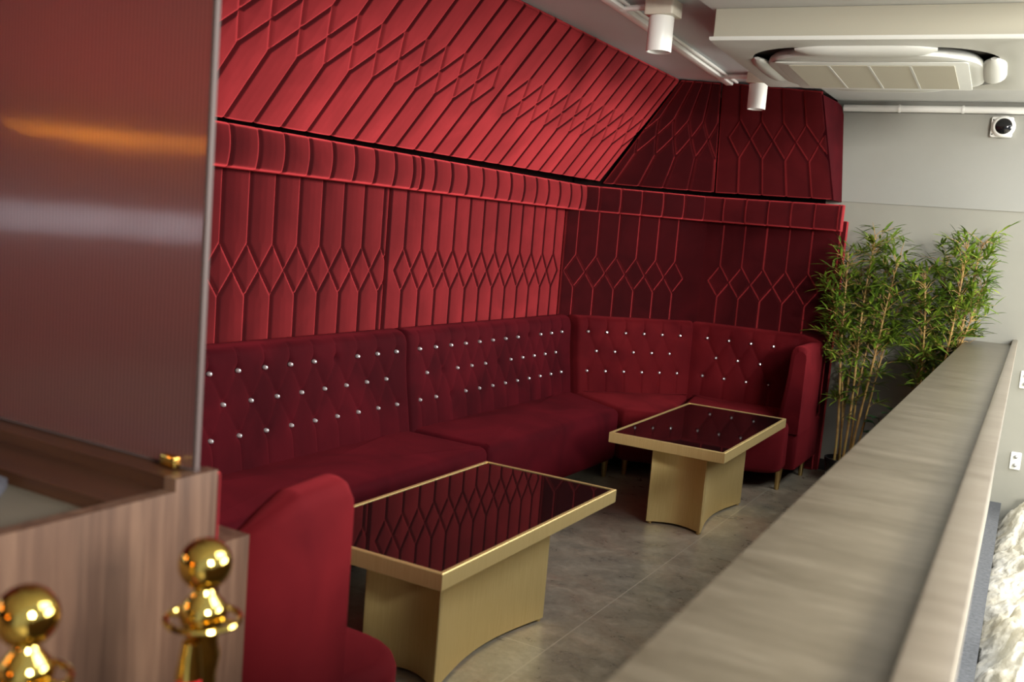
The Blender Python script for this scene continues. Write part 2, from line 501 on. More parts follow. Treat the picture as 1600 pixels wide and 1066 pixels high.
def pelmet(name, A, B, lines, label, z0=1.628, z1=1.80, T=.09, res=.0065):
    W = math.hypot(B[0] - A[0], B[1] - A[1]); H = z1 - z0
    o = quilt_panel('padded_valance', (*A, z0), (*B, z0), (*B, z1), (*A, z1), [(l, 0, l, H) for l in lines], M_wallvel,
                    T=T, bulge=.014, er=.012, puff=.003, groove=.012, gw=.006, res=res)
    return tag(o, label, 'valance', 'padded valances under the sloping panels')
XP = -3.0
pelmet('p', (XP, 4.145), (XP, 6.11), [4.26 + .158 * k - 4.145 for k in range(12)], 'narrow padded crimson valance on the left wall, the far one ending at the corner')
pelmet('p', (XP, 2.2), (XP, 4.135), [4.069 - SP * k - 2.2 for k in range(13)], 'narrow padded crimson valance on the left wall, the one meeting the reeded glass screen')
pelmet('p', (XP, .62), (XP, 2.19), [4.069 - 1.94 - SP * k - .62 for k in range(10)], 'narrow padded crimson valance seen only through the reeded glass screen')

def slope(A, B, C, D, lines, lo, mid, up, label, s=.158):
    A, B, C, D = [np.array(p, float) for p in (A, B, C, D)]
    W = (np.linalg.norm(B - A) + np.linalg.norm(C - D)) / 2; H = (np.linalg.norm(D - A) + np.linalg.norm(C - B)) / 2
    N = np.cross(B - A, D - A); N /= np.linalg.norm(N)
    A, B, C, D = [q - N * .022 for q in (A, B, C, D)]      # the given corners lie on the padded front
    o = quilt_panel('sloping_upholstered_panel', A, B, C, D, diamonds(W, H, lines, lo, mid, up, s), M_wallvel, T=.022, er=.012, res=.0042, gw=.0066)
    return tag(o, label, 'wall panel', 'sloping quilted panels below the ceiling')
xb, xt, zt = -2.90, -2.378, 2.526
zbf = lambda y: 1.808 + (y - 2.77) * .0085
slope((xb, 4.385, zbf(4.385)), (xb, 6.265, zbf(6.265)), (xt - .02, 6.285, zt), (xt, 4.465, zt), [.17 + .160 * k for k in range(11)], .30, .41, .535,
      'wide crimson sloping quilted panel below the ceiling, from the mid seam to the corner')
slope((xb, 2.42, zbf(2.42)), (xb, 4.375, zbf(4.375)), (xt, 4.455, zt), (xt, 2.5, zt), [1.80 - .158 * k for k in range(12)], .32, .44, .565,
      'wide crimson sloping quilted panel at the top left, beside the reeded glass')
slope((xb, .45, zbf(.45)), (xb, 2.41, zbf(2.41)), (xt, 2.49, zt), (xt, .53, zt), [1.80 - .158 * k for k in range(12)], .32, .44, .565,
      'sloping quilted panel behind the top of the reeded glass screen')

# corner (diagonal) and end sections
J0, J1, J2 = (-3.02, 6.03), (-2.29, 6.815), (-1.365, 6.845)
def lower(A, B, n, label, off=.13, sp=SP):
    W = math.hypot(B[0] - A[0], B[1] - A[1])
    o = quilt_panel('upholstered_wall_panel', (*A, .0), (*B, .0), (*B, 1.7), (*A, 1.7), diamonds(W, 1.7, [off + sp * k for k in range(n)], 1.108, 1.215, 1.328), M_wallvel, T=.03)
    return tag(o, label, 'wall panel', 'diamond quilted wall panels')
lower(J0, J1, 6, 'deep red quilted wall panel set diagonally across the back corner', .095, .150)
lower(J1, J2, 5, 'darkest quilted wall panel at the end beside the white wall and bamboo')
def shift(A, B, d):
    dx, dy = B[0] - A[0], B[1] - A[1]; L = math.hypot(dx, dy); return (dy / L * d, -dx / L * d)
pelmet('p', (-2.968, 6.150), (-2.28, 6.75), [.1 + SP * k for k in range(6)], 'narrow padded red valance across the diagonal corner')
pelmet('p', (-2.275, 6.745), (-1.345, 6.775), [.14 + SP * k for k in range(6)], 'narrow padded dark red valance at the end beside the white wall')
slope((-2.88, 6.285, 1.825), (-2.20, 6.64, 1.825), (-2.15, 6.41, zt), (-2.385, 6.29, zt), [.05 + .115 * k for k in range(6)], .25, .39, .52,
      'narrow red sloping quilted panel tapering up in the diagonal corner', s=.115)
slope((-2.195, 6.64, 1.825), (-1.405, 6.66, 1.825), (-1.495, 6.40, 2.475), (-2.145, 6.405, 2.53), [.14 + .15 * k for k in range(5)], .25, .38, .50,
      'darkest sloping quilted panel above the end section near the air conditioner', s=.15)
# side cheeks closing the end against the white wall
ch = MB()
ch.prism([(-1.375, 6.84), (-1.335, 6.84), (-1.335, 6.9), (-1.375, 6.9)], 0, 1.70, .008)
tag(ch.build('upholstered_end_strip', M_wallvel, None), 'narrow red upholstered strip between end panel and white wall', 'wall panel')
tag(None or MB().prism([(-3.06, 6.2), (-2.28, 6.862), (-1.50, 6.862), (-1.50, 6.895), (-3.06, 6.895)], 1.70, 2.50).build('trim_5', M_backing, None, False), kind='structure')
ck = MB()
a = [(-1.40, 6.66, 1.825), (-1.487, 6.41, 2.46), (-1.475, 6.80, 2.47), (-1.46, 6.86, 2.45), (-1.45, 6.892, 2.40), (-1.395, 6.892, 1.825)]
bb = [(x - .025, y, z) for x, y, z in a]
n = len(a)
ck.add(a + bb, [tuple(range(n)), tuple(range(2 * n - 1, n - 1, -1))] + [(i, i + n, (i + 1) % n + n, (i + 1) % n) for i in range(n)])
tag(ck.build('upholstered_end_cheek', M_sofavel, None, False), 'plain red upholstered cheek closing the end of the sloping panels', 'wall panel')

# ------------------------------------------------------------------ sofas
PROF = [(.205, .36), (.20, .42), (.185, .52), (.165, .64), (.152, .74), (.148, .82), (.145, .865), (.133, .90), (.112, .919), (.085, .927), (.05, .927), (.02, .918), (.004, .895), (0, .85), (0, .36)]
def prof_resample(step=.011):
    P = np.array(PROF); L = np.r_[0, np.cumsum(np.linalg.norm(np.diff(P, axis=0), axis=1))]
    n = int(L[-2] / step)
    s = np.linspace(0, L[-2], n); s = np.r_[s, L[-1]]
    # smooth
    d = np.interp(s, L, P[:, 0]); z = np.interp(s, L, P[:, 1])
    return d, z
def backrest(rear, inward, tuft_u0, nbut, parent, thick=None, zs=None, mat=None, step=.0095):
    """rear: dense polyline of the back line; inward: unit vectors pointing to the sitter; returns button spots"""
    R = np.array(rear); I = np.array(inward)
    L = np.r_[0, np.cumsum(np.linalg.norm(np.diff(R, axis=0), axis=1))]
    nu = int(L[-1] / step) + 1; s = np.linspace(0, L[-1], nu)
    Rx = np.interp(s, L, R[:, 0]); Ry = np.interp(s, L, R[:, 1]); Ix = np.interp(s, L, I[:, 0]); Iy = np.interp(s, L, I[:, 1])
    th = np.ones(nu) if thick is None else np.interp(s, L, thick)
    zsc = np.ones(nu) if zs is None else np.interp(s, L, zs)
    d, z = prof_resample()
    nv = len(d)
    # buttons
    rows = [.825, .695, .562]
    buts = []
    for ri, zr in enumerate(rows):
        m = nbut if ri != 1 else nbut - 1
        for k in range(m):
            buts.append((tuft_u0 + SP * (k + (.5 if ri == 1 else 0)), zr))
    segs = []
    for (u, zz) in buts:
        if zz == rows[1]:
            for du in (-.5, .5):
                segs += [(u, zz, u + du * SP, rows[0]), (u, zz, u + du * SP, rows[2])]
        elif zz == rows[0]: segs.append((u, zz, u, .93))
        else: segs.append((u, zz, u, .38))
    U, Z = np.meshgrid(s, z, indexing='ij'); Dm = np.repeat(d[None], nu, 0)
    front = np.clip((Dm - .10) / .03, 0, 1)
    cr = seg_dist(U, Z, segs)
    disp = -.007 * np.exp(-(cr / .005) ** 2) + .005 * np.clip(cr / .05, 0, 1)
    for (u, zz) in buts:
        r2 = (U - u) ** 2 + (Z - zz) ** 2
        disp = disp - .016 * np.exp(-r2 / .016 ** 2) - .006 * np.exp(-r2 / .035 ** 2)
    tl = np.clip(np.minimum(U - (tuft_u0 - .1), tuft_u0 + SP * nbut + .02 - U) / .04, 0, 1)
    disp = disp * front * tl
    er = .03; de = np.clip(np.minimum(U, L[-1] - U), 0, er)
    edge = -(er - np.sqrt(np.maximum(er ** 2 - (er - de) ** 2, 0)))
    Dd = (Dm * th[:, None] + disp)
    mid = .08
    Dd = Dd + edge * np.where(Dm > mid, 1, 0) * np.clip((Dm - mid) / .03, 0, 1)
    Zz = Z * zsc[:, None] + edge * np.clip((Z - .86) / .05, 0, 1)
    P = np.stack([Rx[:, None] + Ix[:, None] * Dd, Ry[:, None] + Iy[:, None] * Dd, Zz], -1).reshape(-1, 3)
    f = grid_faces(nu, nv)[:, ::-1].tolist()
    f.append(tuple(range(nv))); m0 = (nu - 1) * nv; f.append(tuple(range(m0, m0 + nv))[::-1])
    bt = np.arange(nu) * nv
    for i in range(nu - 1): f.append((int(bt[i]), int(bt[i] + nv - 1), int(bt[i + 1] + nv - 1), int(bt[i + 1])))
    mesh_obj('backrest', P, f, mat or M_sofavel, parent, True, 70)
    spots = []
    for (u, zz) in buts:
        dd = np.interp(zz, z[:nv // 2], d[:nv // 2]) * np.interp(u, s, th) - .012
        ix, iy = np.interp(u, s, Ix), np.interp(u, s, Iy)
        spots.append((np.interp(u, s, Rx) + ix * dd, np.interp(u, s, Ry) + iy * dd, zz, math.atan2(iy, ix)))
    return spots

def line_path(a, b, ia, ib, n=40):
    a, b, ia, ib = [np.array(q, float) for q in (a, b, ia, ib)]
    tt = np.linspace(0, 1, n)[:, None]
    return a + (b - a) * tt, ia + (ib - ia) * tt

def cushion(name, poly, z0, z1, mat, parent, r=.045, crown=.018, radii=.05, step=.03):
    P = resample(round_poly(poly, radii, 6), step); n = len(P)
    rings = [(inset(P, .03), z0), (inset(P, .008), z0 + .012), (P, z0 + .035)]
    for zf in np.linspace(z0 + .07, z1 - r, 4): rings.append((P, zf))
    for a in np.linspace(15, 90, 6):
        a = math.radians(a); rings.append((inset(P, r * (1 - math.cos(a))), z1 - r + r * math.sin(a)))
    last = np.array(rings[-1][0]); c = last.mean(0)
    for k in range(1, 9):
        q = k / 8.; rings.append(([tuple(p) for p in last + (c - last) * q * .97], z1 + crown * math.sin(q * math.pi / 2)))
    vs = []; fs = []
    for p, z in rings: vs += [(x, y, z) for x, y in p]
    for k in range(len(rings) - 1):
        for i in range(n):
            j = (i + 1) % n; fs.append((k * n + i, k * n + j, (k + 1) * n + j, (k + 1) * n + i))
    fs.append(tuple(range(n))[::-1]); m = (len(rings) - 1) * n; fs.append(tuple(range(m, m + n)))
    return mesh_obj(name, vs, fs, mat, parent, True, 80)

_btn = MB(); _btn.lathe([(.002, .0135), (.006, .012), (.0092, .006), (.0098, 0), (.009, -.006)], n=8)
_btn_me = None
def buttons(spots, parent, skip=()):
    global _btn_me
    if _btn_me is None:
        o = _btn.build('crystal_button', M_crystal, None, False); _btn_me = o.data; bpy.data.objects.remove(o)
    for k, (x, y, z, a) in enumerate(spots):
        if k in skip: continue
        o = bpy.data.objects.new('crystal_button', _btn_me); COL.objects.link(o)
        o.parent = parent
        o.location = (x - parent.location.x, y - parent.location.y, z - parent.location.z)
        o.rotation_euler = (0, math.pi / 2, a)
def legs(spots, parent):
    for (x, y) in spots:
        mb = MB().lathe([(.012, 0.), (.014, .004), (.024, .125), (.026, .135)], (x, y, 0), 16)
        mb.build('leg', M_leggold, parent)

# sofa along the left wall, near part
s1 = thing('tufted_sofa', (-2.66, 3.07, 0), 'long wine velvet bench sofa on the left wall, running behind the glass screen', 'sofa', 'tufted velvet sofa sections around the gold tables')
R, I = line_path((-2.995, 2.10), (-2.995, 4.056), (1, 0), (1, 0))
sp_ = backrest(R, I, 2.275 + .0 - 2.10 + .005, 12, s1)
buttons(sp_, s1, skip=(8,))
cushion('seat', [(-2.85, 2.11), (-2.33, 2.11), (-2.325, 4.045), (-2.85, 4.06)], .10, .425, M_sofavel, s1, radii=[.01, .03, .025, .01])
legs([(-2.40, 2.2), (-2.40, 3.95), (-2.9, 2.2), (-2.9, 3.95)], s1)
# far part
s2 = thing('tufted_sofa', (-2.66, 5.0, 0), 'wine velvet bench sofa along the left wall, the farther one ending at the corner piece', 'sofa', 'tufted velvet sofa sections around the gold tables')
R, I = line_path((-2.995, 4.064), (-2.992, 5.995), (1, 0), (1, -.5))
sp_ = backrest(R, I, .105, 12, s2)
buttons(sp_, s2, skip=(8, 13, 17, 25))
cushion('seat', [(-2.85, 4.072), (-2.325, 4.06), (-2.305, 5.575), (-2.85, 5.95)], .10, .425, M_sofavel, s2, radii=[.01, .025, .03, .01])
legs([(-2.40, 4.15), (-2.345, 5.52), (-2.9, 4.15), (-2.9, 5.85)], s2)
# diagonal corner piece
s3 = thing('tufted_sofa', (-2.4, 6.1, 0), 'wine velvet corner sofa piece set diagonally between bench and end seat', 'sofa', 'tufted velvet sofa sections around the gold tables')
dn = np.array((.70, -.71))
R, I = line_path((-2.963, 6.03), (-2.295, 6.74), (.98, -.55), (.42, -.86))
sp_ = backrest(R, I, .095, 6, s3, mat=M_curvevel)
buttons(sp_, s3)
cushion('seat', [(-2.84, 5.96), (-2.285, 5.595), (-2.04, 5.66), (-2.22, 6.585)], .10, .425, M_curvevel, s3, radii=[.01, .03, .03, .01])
legs([(-2.275, 5.67), (-2.07, 5.75), (-2.8, 6.0), (-2.25, 6.5)], s3)

def wing_path(p0, p1, p2, rad, sgn):
    """p0->p1 back line, p1->p2 wing line, rounded at p1"""
    a = [p0, p1, p2]
    pts = []; p0, p1, p2 = [np.array(q, float) for q in a]
    d0 = (p1 - p0) / np.linalg.norm(p1 - p0); d1 = (p2 - p1) / np.linalg.norm(p2 - p1)
    e0 = p1 - d0 * rad; e1 = p1 + d1 * rad
    A, _ = line_path(p0, e0, (0, 0), (0, 0), 30)
    c = e0 + (e1 - p1)
    ang = np.linspace(0, math.pi / 2, 14)[1:-1]
    arc = np.array([c + (e0 - c) * math.cos(q) + (e1 - c) * math.sin(q) for q in ang])
    B, _ = line_path(e1, p2, (0, 0), (0, 0), 20)
    P = np.vstack([A, arc, B]); n = len(P)
    tg = np.gradient(P, axis=0); tg /= np.linalg.norm(tg, axis=1, keepdims=True)
    N = np.stack([-tg[:, 1], tg[:, 0]], 1) * sgn
    k = np.r_[np.zeros(30), np.linspace(0, 1, 12), np.ones(20)]
    return P, N, k
# end piece beside the white wall, with a wing
s4 = thing('tufted_sofa', (-1.8, 6.4, 0), 'wine velvet end sofa with curved wing beside the bamboo and white wall', 'sofa', 'tufted velvet sofa sections around the gold tables')
P, N, k = wing_path((-2.28, 6.76), (-1.342, 6.80), (-1.338, 6.13), .2, -1)
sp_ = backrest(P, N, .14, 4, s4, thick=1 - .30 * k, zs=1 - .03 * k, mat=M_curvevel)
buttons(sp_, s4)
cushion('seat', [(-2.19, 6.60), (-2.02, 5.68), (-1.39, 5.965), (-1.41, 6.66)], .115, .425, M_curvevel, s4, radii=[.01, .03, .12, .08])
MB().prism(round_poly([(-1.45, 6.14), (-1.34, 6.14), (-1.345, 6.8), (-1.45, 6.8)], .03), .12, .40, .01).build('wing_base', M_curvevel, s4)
legs([(-1.98, 5.78), (-1.415, 6.075), (-1.39, 6.59), (-2.2, 6.6)], s4)
# near end piece with its back to the camera
s0 = thing('tufted_sofa', (-2.0, 1.75, 0), 'red velvet end sofa in the foreground seen from its outer wing beside the wood counter', 'sofa', 'tufted velvet sofa sections around the gold tables')
P, N, k = wing_path((-2.95, 1.405), (-1.318, 1.405), (-1.312, 1.705), .16, 1)
P = P[::-1].copy(); N = N[::-1].copy(); k = k[::-1].copy()
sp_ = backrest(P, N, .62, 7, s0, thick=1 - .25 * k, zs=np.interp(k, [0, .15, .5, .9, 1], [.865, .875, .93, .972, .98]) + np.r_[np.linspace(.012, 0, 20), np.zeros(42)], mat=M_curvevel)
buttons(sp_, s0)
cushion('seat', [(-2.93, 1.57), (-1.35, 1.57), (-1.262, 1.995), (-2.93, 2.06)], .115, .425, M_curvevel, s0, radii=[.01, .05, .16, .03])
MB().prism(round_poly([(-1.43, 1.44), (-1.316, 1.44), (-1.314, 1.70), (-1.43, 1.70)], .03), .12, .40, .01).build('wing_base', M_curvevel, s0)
legs([(-1.36, 1.92), (-2.8, 1.95), (-1.33, 1.52), (-2.8, 1.5)], s0)

# ------------------------------------------------------------------ coffee tables
def make_table(cx, cy, rot, label):
    t = thing('coffee_table', (0, 0, 0), label, 'table', 'gold tables with black mirror tops')
    hw, hl, zt_, zb_ = .30, .622, .50, .447
    fr = MB()
    lw = .014
    o = [(-hw, -hl), (hw, -hl), (hw, hl), (-hw, hl)]; i_ = [(-hw + lw, -hl + lw), (hw - lw, -hl + lw), (hw - lw, hl - lw), (-hw + lw, hl - lw)]
    vs = []
    b_ = .0025
    o2 = [(-hw + b_, -hl + b_), (hw - b_, -hl + b_), (hw - b_, hl - b_), (-hw + b_, hl - b_)]
    for poly, z in ((i_, zb_), (o2, zb_), (o, zb_ + b_), (o, zt_ - b_), (o2, zt_), (i_, zt_), (i_, zt_ - .006)):
        vs += [(x, y, z) for x, y in poly]
    fs = []
    for r in range(6):
        for a in range(4):
            fs.append((r * 4 + a, r * 4 + (a + 1) % 4, r * 4 + 4 + (a + 1) % 4, r * 4 + 4 + a))
    fs.append((3, 2, 1, 0))
    fr.add(vs, fs).build('frame', M_gold, t, False)
    MB().prism(i_, zb_ + .006, zt_ - .003).build('mirror_top', M_mirror, t, False)
    # concave-sided pedestal
    cx_, cy_ = .155, .385
    pts = []
    def side(p, q, sag, n=16):
        p, q = np.array(p), np.array(q); d = (q - p); nr = np.array((-d[1], d[0])) / np.linalg.norm(d)
        return [tuple(p + d * s + nr * sag * math.sin(math.pi * s) ** 1.0) for s in np.linspace(.05, .95, n)] 
    cs = [(-cx_, -cy_), (cx_, -cy_), (cx_, cy_), (-cx_, cy_)]
    for a in range(4):
        p, q = cs[a], cs[(a + 1) % 4]
        pts += side(p, q, .068 if a % 2 == 0 else .058)
    # soften the noses
    m = len(pts) // 4; soft = []
    for a in range(4):
        soft += pts[a * m:(a + 1) * m]
        p, q = np.array(pts[(a + 1) * m - 1]), np.array(pts[((a + 1) * m) % len(pts)]); k = np.array(cs[(a + 1) % 4])
        soft += [tuple((1 - s) ** 2 * p + 2 * s * (1 - s) * k + s * s * q) for s in (.2, .4, .6, .8)]
    Q = np.array(soft)
    MB().prism([tuple(p) for p in Q], .012, zb_).build('base', M_gold, t, True, 50)
    for (x, y) in cs: MB().lathe([(.011, 0), (.012, .002), (.012, .012)], (x * .86, y * .93, 0), 12).build('foot_pad', M_leggold, t)
    t.location = (cx, cy, 0); t.rotation_euler.z = rot
    return t
make_table(-1.736, 2.909, 0.004, 'gold coffee table with black mirror top nearest the camera beside the red wing')
make_table(-1.628, 5.165, 0.016, 'gold coffee table with black mirror top farther back before the corner sofa')

# ------------------------------------------------------------------ counter, glass screen
ct = thing('wood_counter', (-1.9, .8, 0), 'walnut laminate reception counter in the left foreground under the glass screen', 'counter')
ep = MB()
prof = [(.10, 0), (1.295, 0), (1.295, 1.007), (1.197, 1.007), (1.197, .984), (.10, .984)]
n = len(prof)
va = [(-1.315, y, z) for y, z in prof]; vb = [(-1.345, y, z) for y, z in prof]
ep.add(va + vb, [tuple(range(n)), tuple(range(2 * n - 1, n - 1, -1))] + [(i, i + n, (i + 1) % n + n, (i + 1) % n) for i in range(n)])
ep.build('end_panel', M_wood, ct, False)
MB().box((-2.7, 1.199, .55), (-1.346, 1.294, 1.006)).build('rear_ledge', M_wooddark, ct, False)
MB().box((-2.7, 1.085, .55), (-1.346, 1.198, .982)).build('inner_shelf', M_wooddark, ct, False)
MB().box((-2.7, .12, .90), (-1.346, 1.084, .958)).build('worktop', M_desk, ct, False)
MB().box((-2.7, 1.27, 0), (-1.346, 1.294, .55)).build('back_panel', M_wooddark, ct, False)
MB().box((-2.7, 1.2955, .30), (-1.322, 1.312, .998), .004).build('red_backing', M_wallvel, ct)
MB().box((-2.7, 1.313, 0), (-1.315, 1.385, .862)).build('low_plinth', M_wood, ct, False)
cl = MB()
nu = 24; uu = np.linspace(0, 1, nu); U, V = np.meshgrid(uu, uu, indexing='ij')
X = -1.86 + U * .36 - .1 * V; Y_ = .97 + V * .1; Z_ = .972 + .010 * np.sin(U * 11 + V * 3) * np.sin(V * 5 + 1) + .006
top = np.stack([X, Y_, Z_], -1).reshape(-1, 3); bot = top.copy(); bot[:, 2] = .9585
f = grid_faces(nu, nu).tolist() + (grid_faces(nu, nu, nu * nu)[:, ::-1]).tolist()
idx = np.arange(nu * nu).reshape(nu, nu); loop = list(idx[:, 0]) + list(idx[-1, 1:]) + list(idx[-2::-1, -1]) + list(idx[0, -2:0:-1])
for i in range(len(loop)):
    a_, b_ = loop[i], loop[(i + 1) % len(loop)]; f.append((b_, a_, a_ + nu * nu, b_ + nu * nu))
tag(mesh_obj('folded_cloth', np.vstack([top, bot]), f, M_cloth, None, True, 60), 'dark slate cloth lying on the counter worktop at the left edge', 'cloth')

gs = thing('reeded_glass_screen', (-2.0, 1.26, 1.007), 'tall reeded translucent screen standing on the wooden counter at the left', 'screen')
MB().box((-2.7, 1.2555, 1.012), (-1.339, 1.2645, 2.535)).build('pane', M_glass, gs, False)
MB().box((-1.3389, 1.2545, 1.010), (-1.331, 1.2655, 2.535)).build('clear_edge', M_glassedge, gs, False)
MB().box((-2.7, 1.2535, 1.0072), (-1.331, 1.2665, 1.0115)).build('bottom_edge', M_glassedge, gs, False)
MB().box((-1.405, 1.236, 1.0075), (-1.365, 1.2535, 1.030), .004).build('brass_clip', M_brass, gs)

# ------------------------------------------------------------------ stanchions
def stanchion(x, y, zc, r, label):
    t = thing('rope_stanchion', (x, y, 0), label, 'stanchion', 'polished brass rope posts')
    b = MB().lathe([(.155, 0), (.157, .012), (.13, .03), (.05, .045), (.026, .06)], (x, y, 0), 40); b.build('base', M_brass, t)
    p = MB().lathe([(.022, .055), (.022, zc - .155), (.0225, zc - .15)], (x, y, 0), 28); p.build('post', M_brass, t)
    c = MB().lathe([(.0225, zc - .155), (.026, zc - .13), (.022, zc - .115), (.022, zc - .095), (.030, zc - .085), (.033, zc - .07), (.028, zc - .055), (.019, zc - .045), (.014, zc - .036), (.013, zc - .028)], (x, y, 0), 28)
    c.build('collar', M_brass, t)
    rg = MB(); R_ = .050
    ring = [(x + R_ * math.cos(a), y + R_ * math.sin(a), zc - .079) for a in np.linspace(0, 2 * math.pi, 37)]
    rg.tube(ring, .0045, 8, False)
    for a in (0, 1, 2, 3):
        a = a * math.pi / 2 + .4
        rg.tube([(x + .028 * math.cos(a), y + .028 * math.sin(a), zc - .079), (x + R_ * math.cos(a), y + R_ * math.sin(a), zc - .079)], .003, 6)
    rg.build('hook_ring', M_brass, t)
    prof = [(r * math.cos(q), zc + r * math.sin(q)) for q in np.linspace(-math.pi / 2 + .3, math.pi / 2 - .02, 24)]
    MB().lathe(prof, (x, y, 0), 40).build('ball_finial', M_brass, t)
    return t
stanchion(-.985, .955, 1.0, .0365, 'polished brass rope post with ball top before the counter corner, the right one')
stanchion(-1.022, .712, .992, .0375, 'polished brass rope post with ball top at the lower left edge, the nearest one')
rp = thing('velvet_rope', (-.96, .84, .8), 'red velvet barrier rope hanging between the two brass posts', 'rope')
A = np.array((-.966, .918, .905)); B = np.array((-1.005, .752, .895))
pts = [A + (B - A) * q + np.array((.02 * math.sin(math.pi * q), 0, -.42 * math.sin(math.pi * q) ** .8)) for q in np.linspace(0, 1, 25)]
pts[0] = A; pts[-1] = B
pts = [A, A - (0, 0, .025), A - (0, .002, .05)] + [A + (B - A) * q + np.array((.015 * math.sin(math.pi * q), 0, -.05 - .40 * math.sin(math.pi * q) ** .9)) for q in np.linspace(.03, .97, 21)] + [B - (0, -.002, .05), B - (0, 0, .025), B]
MB().tube(pts[2:-2], .017, 12).build('rope_body', M_rope, rp)
MB().tube([pts[0], pts[2]], [.012, .019], 12).build('end_cap', M_brass, rp)
MB().tube([pts[-1], pts[-3]], [.012, .019], 12).build('end_cap', M_brass, rp)

# ------------------------------------------------------------------ ceiling: lighting track, spots, air conditioner
tr = thing('lighting_track', (-2.0, 5.2, 2.54), 'white surface trunking running along the grey ceiling to the spotlights', 'track')
mb = MB(); P0 = np.array((-1.90, 3.6)); P1 = np.array((-2.085, 6.37)); d = (P1 - P0) / np.linalg.norm(P1 - P0); nr = np.array((-d[1], d[0])) * .024
mb.prism([tuple(P0 - nr)[::1], tuple(P0 + nr), tuple(P1 + nr), tuple(P1 - nr)][::-1], 2.508, 2.539, .004); mb.build('trunking', M_white, tr)
mb = MB(); nr2 = nr * .75
mb.tube([(P0[0] + .045, P0[1], 2.528), ((P0[0] + P1[0]) / 2 + .042, (P0[1] + P1[1]) / 2, 2.53), (P1[0] + .05, P1[1], 2.528)], .009, 8); mb.build('cable', M_white, tr)
def spot(x, y, z0, z1, r, xt_, yt_, label):
    t = thing('spotlight', (x, y, z1), label, 'spotlight', 'white cylinder ceiling spotlights')
    MB().lathe([(r * .86, z0 + .012), (r * .86, z0 + .002), (r * .97, z0), (r, z0 + .004), (r, z1 - .004), (r * .97, z1)], (x, y, 0), 36).build('lamp_housing', M_white, t)
    MB().lathe([(r * .2, z0 + .010), (r * .80, z0 + .0105), (r * .855, z0 + .013)], (x, y, 0), 28).build('lens', new_lens, t)
    q = round_poly([(x - r * 1.15, y - r * 1.1), (x + r * 1.3, y - r * 1.1), (x + r * 1.3, y + r * 1.1), (x - r * 1.15, y + r * 1.1)], .012)
    MB().prism(q, z1 + .001, 2.494 if x > -1.49 else 2.539, .003).build('junction_box', M_acbody2, t)
    MB().tube([(xt_, yt_, z1 + .045), (x - r, y, z1 + .045)], .014, 8).build('conduit_stub', M_white, t)
new_lens = new_mat('frosted_lens', (.75, .74, .70), .3)
M_acbody2 = new_mat('cream_plastic', (.62, .58, .48), .5)
spot(-1.735, 4.25, 2.318, 2.472, .0565, -1.94, 4.25, 'white cylinder spotlight on the grey ceiling, the nearer larger one')
spot(-1.812, 6.10, 2.322, 2.475, .0555, -2.06, 6.1, 'white cylinder spotlight beside the air conditioner, the farther one')

ac = thing('ceiling_air_conditioner', (-.92, 5.0, 2.495), 'white square cassette air conditioner hanging from the ceiling above the ledge', 'air conditioner')
ac_dir = .058
def acp(x, y, z):
    c, s = math.cos(ac_dir), math.sin(ac_dir); return (-.90 + c * x - s * y, 4.875 + s * x + c * y, z - .03 if z < 2.45 else z)
def acpoly(mb, poly, z0, z1, bev=0.):
    m2 = MB(); m2.prism(poly, z0, z1, bev); return mb.add([acp(*p) for p in m2.v], m2.f)
sq = lambda h, r, n=5: round_poly([(-h, -h), (h, -h), (h, h), (-h, h)], r, n)
acpoly(MB(), sq(.615, .004), 2.405, 2.494).build('body', M_acbody, ac, False)
# outer panel as a ring with a round-cornered opening
pr_out = resample(sq(.635, .015, 3), .04); 
def ringpts(h, r, n):
    p = resample(sq(h, r, 10), .004); P_ = np.array(p); a = np.arctan2(P_[:, 1], P_[:, 0]); o = np.argsort(a)
    an = np.linspace(-math.pi, math.pi, n, endpoint=False)
    rad = np.interp(an, a[o], np.hypot(P_[:, 0], P_[:, 1])[o], period=2 * math.pi)
    return np.stack([rad * np.cos(an), rad * np.sin(an)], 1)
NR = 160
ro = ringpts(.632, .012, NR); ri = ringpts(.52, .30, NR); rc = ringpts(.455, .27, NR)
def rings_mesh(rs, close_last=False, close_first=False):
    vs = []; fs = []
    for r_, z in rs: vs += [acp(x, y, z) for x, y in r_]
    for k in range(len(rs) - 1):
        for i in range(NR):
            j = (i + 1) % NR; fs.append((k * NR + j, k * NR + i, (k + 1) * NR + i, (k + 1) * NR + j))
    if close_last: m = (len(rs) - 1) * NR; fs.append(tuple(range(m, m + NR))[::-1])
    if close_first: fs.append(tuple(range(NR)))
    return vs, fs
vs, fs = rings_mesh([(ri, 2.404), (ro, 2.404), (ro, 2.395), (ro * .993, 2.388), (ri * 1.01, 2.378), (ri, 2.380), (ri, 2.404)])
mesh_obj('fascia_frame', vs, fs, M_acwhite, ac, True, 40)
vs, fs = rings_mesh([(ri * .999, 2.402), (rc * 1.01, 2.4015)], False, True)
vs, fs = rings_mesh([(ri * .995, 2.4035), (ri * .995, 2.402)], True, True)
mesh_obj('air_slot', vs, fs, M_acdark, ac, False)
vs, fs = rings_mesh([(rc * .95, 2.4015), (rc * .99, 2.385), (rc, 2.368), (rc * .99, 2.356), (rc * .95, 2.350), (rc * .9, 2.348)], True, True)
mesh_obj('centre_panel', vs, fs, M_acwhite, ac, True, 40)
